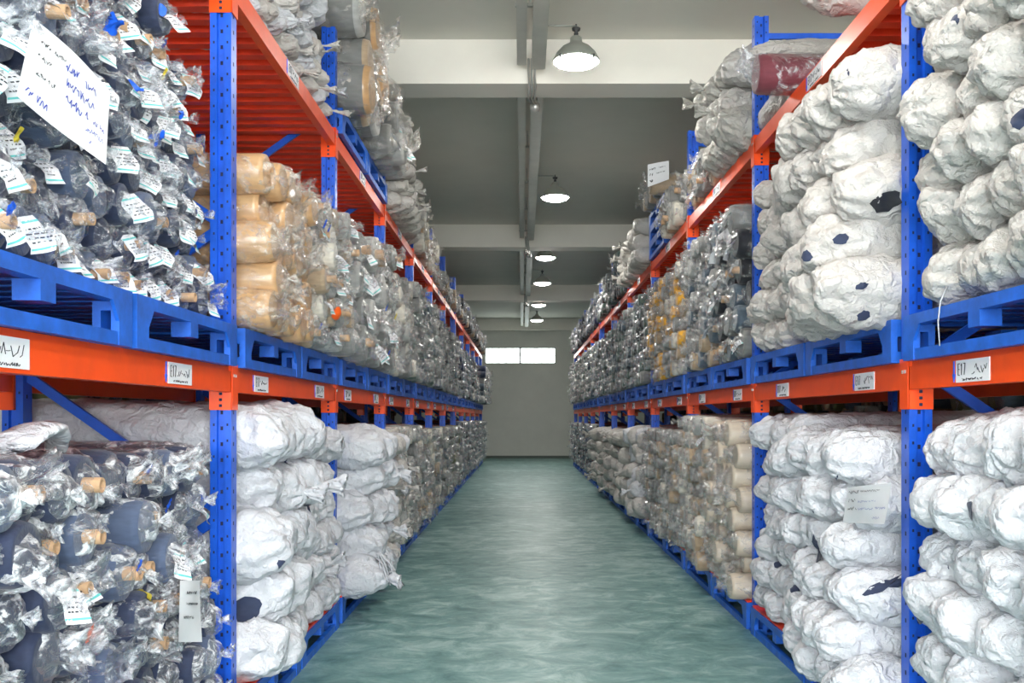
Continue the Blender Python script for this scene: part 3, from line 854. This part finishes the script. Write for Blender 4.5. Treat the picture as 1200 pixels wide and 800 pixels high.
for bay in range(7, 11):
    for h in (0, 1):
        put(1, 0, bay, h, 'wrap', .19, 1.46, .05, VDK + [GREY], N, FILMD)
        put(1, 1, bay, h, 'wrap', .19, 3.14, .07, [GREEN, GREY, SLATE, LGREY], G, FILMH)
        put(1, 2, bay, h, 'wrap', .22, 4.3, .04, VDK, N, FILMD)

Y_MIN = {-1: 2.25, 1: 2.75}
for (side, lev, bay, half), (kind, dia, ztop, prot, fabs, look, film, pal, slope) in sorted(T.items(), key=lambda q: (q[0][0], q[0][1], q[0][2], q[0][3])):
    (a, c) = halves(side, bay)[half]
    if lev == 2 and pal == 1 and (side > 0 or bay >= 3): pal = 0
    X = XR if side > 0 else XL
    zb = {0: 0.0, 1: LV1, 2: LV2[side]}[lev]
    px = X - side * .035
    if c < Y_MIN[side]: 
        continue
    for k in range(pal):
        seg = 'nearer' if half == 0 else 'farther'
        lab = 'blue steel pallet on the %s shelf of the %s rack, %s bay, %s half' % (LEVN[lev], SIDE[side], ordi(bay), seg) if lev else \
              'blue steel pallet on the floor under the %s rack, %s bay, %s half' % (SIDE[side], ordi(bay), seg)
        if pal > 1: lab = '%s of three stacked blue steel pallets, top shelf, %s rack, %s bay' % (['lowest', 'middle', 'topmost'][k], SIDE[side], ordi(bay))
        pallet(side, px, a + .005, c - a - .01, zb + k * PALH, lev == 0, lab)
    z0 = zb + pal * PALH + (.013 if lev == 0 else .0) + .002
    col0 = 0
    if half == 1:
        col0 = T.get((side, lev, bay, 'n'), 0)
    n = stack(side, lev, bay, max(a, Y_MIN[side] - .15), c, z0, ztop, dia, prot, kind, fabs, col0, look, film, slope=slope)
    T_n = (side, lev, bay, 'n')
    LOOK[T_n] = n
    if half == 0: T[T_n] = n if False else 0
# column numbers run on through a bay
firstn = {}
for s in SPECS:
    pass

def proj_size(s): return s['R'] / s['y']
def visible(s):
    xx = F * (s['x'] ) / s['y']
    front = abs(xx) < 640 + F * s['R'] / s['y']
    zt = (s['z'] - s['R'] * 1.3 - CAMZ) * F / s['y']
    return front and zt < 495 and (CAMZ - s['z'] - s['R'] * 1.3) * F / s['y'] < 330
SPECS = [s for s in SPECS if visible(s)]
fam = {'sack': [], 'wrap': [], 'kraft': [], 'beige': [], 'kraftend': []}
for s in SPECS: fam[s['kind']].append(s)
LIM = {'sack': 300, 'wrap': 300, 'kraft': 300, 'beige': 300, 'kraftend': 300}

CN = {NAVY.name: 'navy', NAVY2.name: 'blue-grey', BLACK.name: 'black', GREY.name: 'grey', LGREY.name: 'light grey', OCHRE.name: 'ochre', TAN.name: 'tan', CREAM.name: 'cream',
      GREEN.name: 'grey-green', SLATE.name: 'slate', MAROON.name: 'maroon', OLIVE.name: 'olive'}
def number_columns(lst):
    rows = {}
    for s in lst: rows.setdefault((s['side'], s['lev'], s['bay'], s['row']), []).append(s)
    for k, v in rows.items():
        v.sort(key=lambda q: q['y'])
        for i, s in enumerate(v): s['c2'] = i; s['cn'] = len(v)
number_columns(SPECS)
def where(s):
    return '%s rack %s shelf, %s bay, %s row up, %s roll along' % (SIDE[s['side']], LEVN[s['lev']], ordi(s['bay']), ordi(s['row']), ordi(s['c2']))

def setmat(o, m):
    if not o.material_slots: return
    o.material_slots[0].link = 'OBJECT'; o.material_slots[0].material = m

def xf(s):
    k = s['R'] / R0
    rz = 0.0 if s['side'] < 0 else PI
    v = s['v']
    M = Matrix.Translation((s['x'] , s['y'], s['z'])) @ Matrix.Rotation(rz + ((v % 7) - 3) * .012, 4, 'Z') @ Matrix.Rotation(((v % 11) - 5) * .006, 4, 'Y')
    return M, k

def place_roll(s):
    M, k = xf(s); v = s['v']; kind = s['kind']
    S = Matrix.Diagonal((max(k, .9) , k, k, 1))
    lk = s['L'] / 1.35
    if kind == 'sack':
        o = link('sacked_fabric_roll', HI['sack'][v % 12 if s['bay'] > (1 if s['side'] > 0 else 0) else (0, 1, 3, 4, 5, 7, 8, 9, 10, 11)[v % 10]])
        o.matrix_world = M @ Matrix.Rotation(s['rot'], 4, 'X') @ S
        setmat(o, s['fab'])
        nm = {'white_sack': 'white', 'cream_sack': 'off-white', 'grey_sack': 'grey'}[s['fab'].name]
        if v % 9 == 0 and s['y'] < 9:
            te = link('torn_opening', TEARS[v % 3], o)
            a = (v // 9) % 6
            te.location = (.045, .05 * math.cos(a), .05 * math.sin(a)); te.rotation_euler = (a, 0, 0)
            te['label'] = 'torn hole showing navy cloth'
            te.scale = (1.6, 1, 1)
        tag(o, nm + ' sacked roll, ' + where(s), 'sacked fabric roll', 'white sacked rolls, %s rack %s shelf' % (SIDE[s['side']], LEVN[s['lev']]))
        return o
    fabname = {'wrap': 'wrapped_fabric_roll', 'kraft': 'kraft_wrapped_roll', 'beige': 'beige_fabric_roll', 'kraftend': 'large_fabric_roll'}[kind]
    o = link(fabname, HI['disc'] if kind == 'kraftend' else HI['fab'][v % 3]); o.matrix_world = M @ S
    setmat(o, s['fab'])
    if kind == 'kraftend':
        o.material_slots[1].link = 'OBJECT'; o.material_slots[1].material = (KRAFT, TAN, LGREY)[(s['row'] + s['c2']) % 3] if s['row'] < 3 else KRAFT
    f = link('plastic_wrap', HI['film'][v % 12], o); f.rotation_euler = (s['rot'], 0, 0)
    if s['film']: setmat(f, s['film'])
    if kind in ('kraft', 'beige', 'kraftend'): f.scale = (1, .99, .99)
    if s['y'] < 11:
        if kind == 'wrap' and v % 3 == 0:
            c = link('core_tube', HI['core'][0], o); c.location = (.045, 0, 0)
        if kind == 'wrap' and (v % 5 < (4 if s['bay'] == 0 else 2) if s['lev'] else v % 5 < 1):
            st = link('label_sticker', HI['stk'][v % 5], o)
            a = s['rot']
            st.location = (.074, .03 * math.cos(a), .03 * math.sin(a)); st.rotation_euler = ((v % 13 - 6) * .09, ((v % 5) - 2) * .12, ((v % 4) - 1.5) * .2 - .25)
        if kind == 'wrap' and v % 17 == 1:
            tp = link('tape_tag', TAPES[v % 3 if v % 2 else 0], o); tp.location = (.085, -.04, .05); tp.rotation_euler = (v % 6, .3, .2)
    nm = {'wrap': 'clear-wrapped %s roll' % CN.get(s['fab'].name, 'grey'), 'kraft': 'brown kraft-wrapped roll', 'beige': 'beige cloth roll', 'kraftend': 'large grey wrapped roll'}[kind]
    tag(o, nm + ', ' + where(s), 'wrapped fabric roll' if kind == 'wrap' else 'fabric roll', '%ss, %s rack %s shelf' % (nm if kind != 'wrap' else 'clear-wrapped roll', SIDE[s['side']], LEVN[s['lev']]))
    return o
def tape(m, nm):
    b = MB(); rng = random.Random(len(nm)); v = []; n = 5
    for i in range(n):
        for j in range(n): v.append((.006 * math.sin(i * 1.7 + j * 2.1), (i / 4 - .5) * .075 + .005 * math.sin(j * 2), (j / 4 - .5) * .055 + .006 * math.sin(i * 2.4)))
    v2 = [(x + .001, y, z) for x, y, z in v]
    f = [(i * n + j, i * n + j + 1, (i + 1) * n + j + 1, (i + 1) * n + j) for i in range(n - 1) for j in range(n - 1)]
    b.add(v, f); b.add(v2, [tuple(reversed(q)) for q in f]); return b.mesh(nm, m)
TAPES = [tape(TAPEB, 'tape_tag'), tape(TAPEO, 'tape_tag_a'), tape(TAPEY, 'tape_tag_yy')]

FAR = {}
for kind, lst in fam.items():
    lst.sort(key=lambda q: -q['R'] / q['y'])
    for s in lst[:LIM[kind]]: place_roll(s)
    FAR[kind] = lst[LIM[kind]:]

# the rest of each kind, too many to build one by one
_cache = {}
def arrays(me):
    if me.name not in _cache:
        co = np.empty(len(me.vertices) * 3, np.float32); me.vertices.foreach_get('co', co)
        lt = np.empty(len(me.polygons), np.int32); me.polygons.foreach_get('loop_total', lt)
        lv = np.empty(len(me.loops), np.int32); me.loops.foreach_get('vertex_index', lv)
        _cache[me.name] = (co.reshape(-1, 3), lt, lv)
    return _cache[me.name]
def merge(name, items, mats):
    cos, lts, lvs, mis = [], [], [], []; off = 0
    for me, M, mi in items:
        co, lt, lv = arrays(me)
        A = np.array(M, dtype=np.float32)
        cos.append(co @ A[:3, :3].T + A[:3, 3]); lts.append(lt); lvs.append(lv + off); mis.append(np.full(len(lt), mi, np.int32)); off += len(co)
    co = np.concatenate(cos); lt = np.concatenate(lts); lv = np.concatenate(lvs); mi = np.concatenate(mis)
    me = bpy.data.meshes.new(name)
    me.vertices.add(len(co)); me.vertices.foreach_set('co', co.ravel())
    me.loops.add(len(lv)); me.loops.foreach_set('vertex_index', lv)
    me.polygons.add(len(lt)); ls = np.zeros(len(lt), np.int32); ls[1:] = np.cumsum(lt)[:-1]
    me.polygons.foreach_set('loop_start', ls); me.polygons.foreach_set('loop_total', lt)
    me.polygons.foreach_set('material_index', mi); me.polygons.foreach_set('use_smooth', np.ones(len(lt), bool))
    for m in mats: me.materials.append(m)
    me.update(calc_edges=True); return link(name, me)
for side in (-1, 1):  # dark rolls added behind the racks to darken the gaps
    X = (XR if side > 0 else XL) + side * (RD + .42)
    for r in range(9):
        for c in range(100):
            y = 2.4 + c * .2 + (r % 2) * .1
            FAR['wrap'].append(dict(side=-side, lev=0, y=y, z=.22 + .1 + r * .172, x=X + side * RNG.uniform(1.15, 1.35), R=.106, kind='wrap', fab=RNG.choice([BLACK, SLATE, GREY, OLIVE, TAN]), film=FILM, v=RNG.randrange(1000), rot=RNG.uniform(0, 6)))
if FAR['sack']:
    mats = [SACKW, SACKC, SACKG]; items = []
    for s in FAR['sack']:
        M, k = xf(s); items.append((LO['sack'][s['v'] % 6], M @ Matrix.Rotation(s['rot'], 4, 'X') @ Matrix.Diagonal((1, k, k, 1)), mats.index(s['fab'])))
    tag(merge('distant_sacked_rolls', items, mats), 'pale sacked rolls stacked farther down both racks', 'sacked fabric rolls', kind='stuff')
if FAR['wrap']:
    mats = [NAVY, NAVY2, BLACK, GREY, LGREY, OCHRE, TAN, CREAM, GREEN, SLATE, OLIVE, FILM, FILMH, FILMW, FILMM, FILMD]; items = []
    for s in FAR['wrap']:
        M, k = xf(s); D = Matrix.Diagonal((1, k, k, 1))
        items.append((LO['fab'][0], M @ D, mats.index(s['fab'])))
        items.append((LO['film'][s['v'] % 6], M @ Matrix.Rotation(s['rot'], 4, 'X') @ D, mats.index(s['film'] or FILM)))
    tag(merge('distant_wrapped_rolls', items, mats), 'clear-wrapped rolls in grey and dark colours farther down both racks, plus dark rows added behind', 'wrapped fabric rolls', kind='stuff')
print('ROLLS', {k: (len(v), len(FAR[k])) for k, v in fam.items()})

# ------------------------------------------------------------------ single rolls and papers
def single(kind, fab, film, side, x, y, z, R, label, v=3, rz=None, L=1.35):
    s = dict(side=side, lev=2, bay=1, row=0, col=0, y=y, z=z, x=x, R=R, kind=kind, fab=fab, film=film, L=L, look='', v=v, rot=v * .7, c2=0)
    o = place_roll(s); o['label'] = label
    if 'group' in o: del o['group']
    if rz is not None:
        o.matrix_world = Matrix.Translation((x, y, z)) @ Matrix.Rotation(rz, 4, 'Z') @ Matrix.Diagonal((max(R / R0, .9), R / R0, R / R0, 1))
    return o
zt = LV2[1]
single('wrap', MAROON, FILM, 1, 1.47, 6.15, zt + .14, .13, 'maroon cloth roll under the blue top bar, on the right rack top shelf', 4)
single('sack', SACKC, None, 1, 1.56, 5.30, zt + .30, .12, 'off-white roll end jutting out high on the right rack top shelf', 5)
cream_lbl = ['left', 'middle', 'right']
for i in range(4):
    single('sack', SACKC, None, 1, 1.78 + i * .21, 6.42, zt + .12, .10, 'cream roll lying end-on, %s of four in the lower row behind the maroon roll' % ordi(i), 6 + 2 * i, rz=-PI / 2)
for i in range(3):
    single('sack', SACKC, None, 1, 1.88 + i * .21, 6.42, zt + .29, .10, 'cream roll lying end-on, %s of three in the upper row behind the maroon roll' % ordi(i), 7 + 2 * i, rz=-PI / 2)
single('sack', SACKC, None, 1, 1.62, 6.60, zt + .435, .08, 'long cream roll lying crosswise on top of the end-on cream rolls', 8)

def sheet(name, corners, label, cat, rows, ink=(INKB, INKK), sag=.01):
    """sheet of paper through four corner points (tl, tr, br, bl) with written rows (u0,u1,v,height,ink)"""
    tl, tr_, br, bl = [Vector(c) for c in corners]
    nrm = (tr_ - tl).cross(bl - tl).normalized()
    if nrm.y > 0 and abs(nrm.y) > .05: nrm = -nrm
    elif abs(nrm.y) <= .05: nrm = nrm if nrm.x * tl.x < 0 else -nrm
    n = 8
    def P(u, v, o=0.0):
        p = tl.lerp(tr_, u).lerp(bl.lerp(br, u), v)
        return p + nrm * (o + sag * math.sin(u * PI * 1.3) * math.cos(v * 2.2))
    b = MB(); c0 = (tl + br) / 2
    vs = [P(i / n, j / n, o) - c0 for o in (0, .0015) for i in range(n + 1) for j in range(n + 1)]
    q = (n + 1) ** 2; f = []
    for i in range(n):
        for j in range(n):
            a = i * (n + 1) + j
            f.append((a, a + 1, a + n + 2, a + n + 1)); f.append((q + a, q + a + n + 1, q + a + n + 2, q + a + 1))
    b.add(vs, f, True)
    rng = random.Random(len(label))
    o = b.build(name, PAPER, None, c0); tag(o, label, cat)
    for ink_i, m in enumerate(ink):
        b = MB()
        for (u0, u1, v, h, ik) in rows:
            if ik != ink_i: continue
            u = u0
            while u < u1:
                du = h * .36
                if rng.random() > .16:
                    pts = [P(u + du * k / 3, v + rng.uniform(-.5, .5) * h * 1.15, .0035) - c0 for k in range(4)]
                    W = (tl - bl).length * h * (.13 if ik == 0 else .2)
                    for a_, c_ in zip(pts, pts[1:]):
                        d = (c_ - a_); sd = d.cross(nrm).normalized() * W * .5
                        b.add([a_ - sd, c_ - sd, c_ + sd, a_ + sd], [(0, 1, 2, 3)])
                u += du * 1.15
        if b.v: b.build('handwriting' if ik == 0 or ink_i == 0 else 'printed_text', m, o)
    return o
def at(px, py, X=None, Y=None):
    """point on the line of sight of a pixel at lateral distance X or depth Y"""
    if Y is None: Y = X * F / (px - 612.0)
    return ((px - 612.0) * Y / F, Y, CAMZ + (489.0 - py) * Y / F)
big = [at(39, 22, X=-1.34), at(132, 107, X=-1.27), at(122, 193, X=-1.27), at(19, 112, X=-1.34)]
sheet('paper_sheet', big, 'large tilted white sheet with blue handwriting on the navy rolls', 'paper sheet',
      [(.08, .38, .20, .05, 1), (.38, .78, .24, .10, 0), (.10, .24, .38, .05, 1), (.42, .82, .42, .10, 0), (.12, .32, .58, .05, 1), (.45, .72, .60, .10, 0), (.06, .30, .86, .10, 0), (.80, .92, .60, .07, 0), (.72, .92, .74, .06, 0), (.78, .84, .88, .07, 0)])
sheet('paper_sheet', [at(211, 680, X=-1.30), at(236, 680, X=-1.30), at(235, 752, X=-1.30), at(209, 752, X=-1.30)], 'small upright grey-white card hung low beside the blue post', 'paper sheet',
      [(.2, .7, .2, .05, 1), (.2, .8, .38, .04, 1), (.15, .6, .6, .05, 1)])
sheet('paper_sheet', [at(994, 571, X=1.42), at(1042, 566, X=1.42 ), at(1038, 614, X=1.42), at(988, 612, X=1.42)], 'white form sheet lying against the white sacks at the right', 'paper sheet',
      [(.08, .36, .15, .08, 1), (.42, .8, .15, .05, 1), (.1, .28, .38, .08, 1), (.36, .75, .42, .05, 0), (.1, .3, .6, .08, 1), (.36, .7, .62, .06, 0), (.75, .95, .6, .06, 0), (.7, .85, .85, .06, 0)])
sheet('paper_sheet', [at(759, 193, Y=11.2), at(784, 188, Y=11.2), at(784, 210, Y=11.2), at(759, 219, Y=11.2)], 'grey-white card on top of the high stack above the right beam', 'paper sheet',
      [(.08, .4, .25, .08, 1), (.5, .8, .25, .06, 1), (.1, .22, .5, .12, 1), (.4, .8, .5, .06, 1), (.1, .22, .78, .12, 1)])
sheet('paper_sheet', [at(836, 284, X=1.56), at(857, 262, X=1.56), at(857, 284, X=1.56), at(833, 304, X=1.56)], 'slanted pale sheet on the dark wrapped rolls, right rack middle shelf', 'paper sheet',
      [(.1, .5, .25, .06, 1), (.2, .8, .6, .05, 1)])

# ------------------------------------------------------------------ marks and patches lying on the rolls
bpy.context.view_layer.update()
DG = bpy.context.evaluated_depsgraph_get()
def hit(px, py):
    d = Vector(((px - 612.0) / F, 1.0, (489.0 - py) / F)).normalized()
    ok, loc, n, i, ob, m = sc.ray_cast(DG, Vector((0, 0, CAMZ)), d)
    if not ok: return None
    if n.dot(d) > 0: n = -n
    return loc, n, ob.original
def on_surface(name, px, py, w_, h_, mat, seed=0, lift=.004, tilt=0.0, ragged=.14, want=('sacked',), label=None):
    """a ragged patch of real size hugging the surface it lies on"""
    r = hit(px, py)
    if not r: return
    loc, n, ob = r
    top = ob
    while top.parent: top = top.parent
    if not any(q in top.name for q in want): print('MISS', name, px, py, top.name); return
    if abs(n.z) > .95: u = Vector((0, 1, 0))
    else: u = Vector((0, 0, 1)).cross(n).normalized()
    v = n.cross(u); ca, sa = math.cos(tilt), math.sin(tilt)
    u, v = u * ca + v * sa, v * ca - u * sa
    rng = random.Random(seed); m = 16; pts = [loc + n * lift]; rings = (.35, .7, 1.0)
    wob = [1 + rng.uniform(-ragged, ragged) for _ in range(m)]
    for ring in rings:
        for k in range(m):
            a = 2 * PI * k / m; rr = ring * wob[k]
            q = loc + u * (w_ / 2 * rr * math.cos(a)) + v * (h_ / 2 * rr * math.sin(a))
            ok, l2, n2, i2, o2, m2 = sc.ray_cast(DG, q + n * .12, -n)
            if ok and (l2 - q).length < .09: q = l2 + n * lift
            else: q = pts[0].lerp(q, .3)
            pts.append(q)
    f = [(0, 1 + k, 1 + (k + 1) % m) for k in range(m)]
    for r_ in range(2):
        for k in range(m): f.append((1 + r_ * m + k, 1 + (r_ + 1) * m + k, 1 + (r_ + 1) * m + (k + 1) % m, 1 + r_ * m + (k + 1) % m))
    inv = top.matrix_world.inverted()
    back = [inv @ (p - n * .003) for p in pts]; N0 = len(pts)
    b = MB(); b.add([inv @ p for p in pts] + back, f + [tuple(N0 + i for i in reversed(q)) for q in f], True)
    o = b.build(name, mat, top)
    if label: o['label'] = label
    return o
for i, (px, py, w_, h_, tl) in enumerate([(290, 712, .13, .12, .2), (1038, 236, .13, .09, .3), (1040, 686, .17, .05, -.05), (958, 640, .04, .14, .1), (932, 692, .05, .09, .3),
                                          (912, 661, .05, .06, .0), (1136, 598, .05, .07, .4), (986, 280, .07, .05, .2), (945, 300, .05, .06, 1.0), (1012, 370, .06, .05, .6),
                                          (334, 541, .05, .03, .8), (360, 592, .07, .03, -.5), (330, 662, .04, .06, .3), (366, 672, .04, .10, .1), (1196, 140, .06, .06, .3), (1010, 335, .05, .03, .3)]):
    on_surface('torn_opening', px, py, w_, h_, NAVY if i != 1 else BLACK, seed=i, tilt=tl, label='torn hole showing dark cloth inside')
on_surface('tape_tag', 393, 367, .10, .08, TAPEO, 31, .012, want=('roll',), label='orange tag')
for i, (px, py, w_, h_) in enumerate([(131, 25, .06, .08), (188, 12, .03, .05), (168, 107, .05, .04), (190, 155, .03, .06), (212, 135, .03, .04), (230, 120, .03, .04), (229, 695, .03, .05)]):
    on_surface('tape_tag', px, py, w_, h_, TAPEB, 40 + i, .012, want=('roll',), label='blue tape scrap')
on_surface('tape_tag', 172, 697, .04, .04, TAPEY, 61, .012, want=('roll',), label='yellow tape scrap')

def top_of(o):
    while o.parent: o = o.parent
    return o
r = hit(447, 652)
if r and 'roll' in top_of(r[2]).name:
    t = top_of(r[2]); inv = t.matrix_world.inverted(); b = MB(); rng = random.Random(5)
    for i in range(22):
        p = r[0] + Vector((-.02, rng.uniform(-.14, .14), rng.uniform(-.02, .05))); q = Vector((rng.uniform(.04, .14), rng.uniform(-.06, .04), 0))
        pts = [inv @ (p + q * k / 4 + Vector((0, 0, -.18 * (k / 4) ** 2 * rng.uniform(.6, 1.3)))) for k in range(5)]
        b.tube(pts, .005, 4)
    b.build('frayed_fringe', SACKW, t)
r = hit(1110, 335)
if r and 'roll' in top_of(r[2]).name:
    t = top_of(r[2]); inv = t.matrix_world.inverted(); b = MB()
    L = r[0]; b.tube([inv @ (L + Vector(d)) for d in ((0, 0, 0), (-.03, -.01, -.06), (-.035, 0, -.14), (-.025, .01, -.23))], .003, 5); b.build('loose_string', SACKW, t)
r = hit(24, 530)
if r and 'roll' in top_of(r[2]).name:
    t = top_of(r[2]); inv = t.matrix_world.inverted(); c = r[0]; rings = []
    for i in range(14):
        u = i / 13; row = []
        for k in range(16):
            a = 2 * PI * k / 16
            p = c + Vector((.05 + .06 * math.sin(u * 4), -.16 + .36 * u, .03 + .05 * math.sin(u * 5)))
            rr = .055 * (1 - .75 * u) + .012 * noise.noise(Vector((u * 6, math.cos(a) * 2, math.sin(a) * 2)))
            p += Vector((math.cos(a) * rr * 1.4, 0, math.sin(a) * rr * .55)); row.append(inv @ p)
        rings.append(row)
    o = link('loose_wrap_end', grid_mesh('loose_wrap_end', rings, 16, SACKW), t)
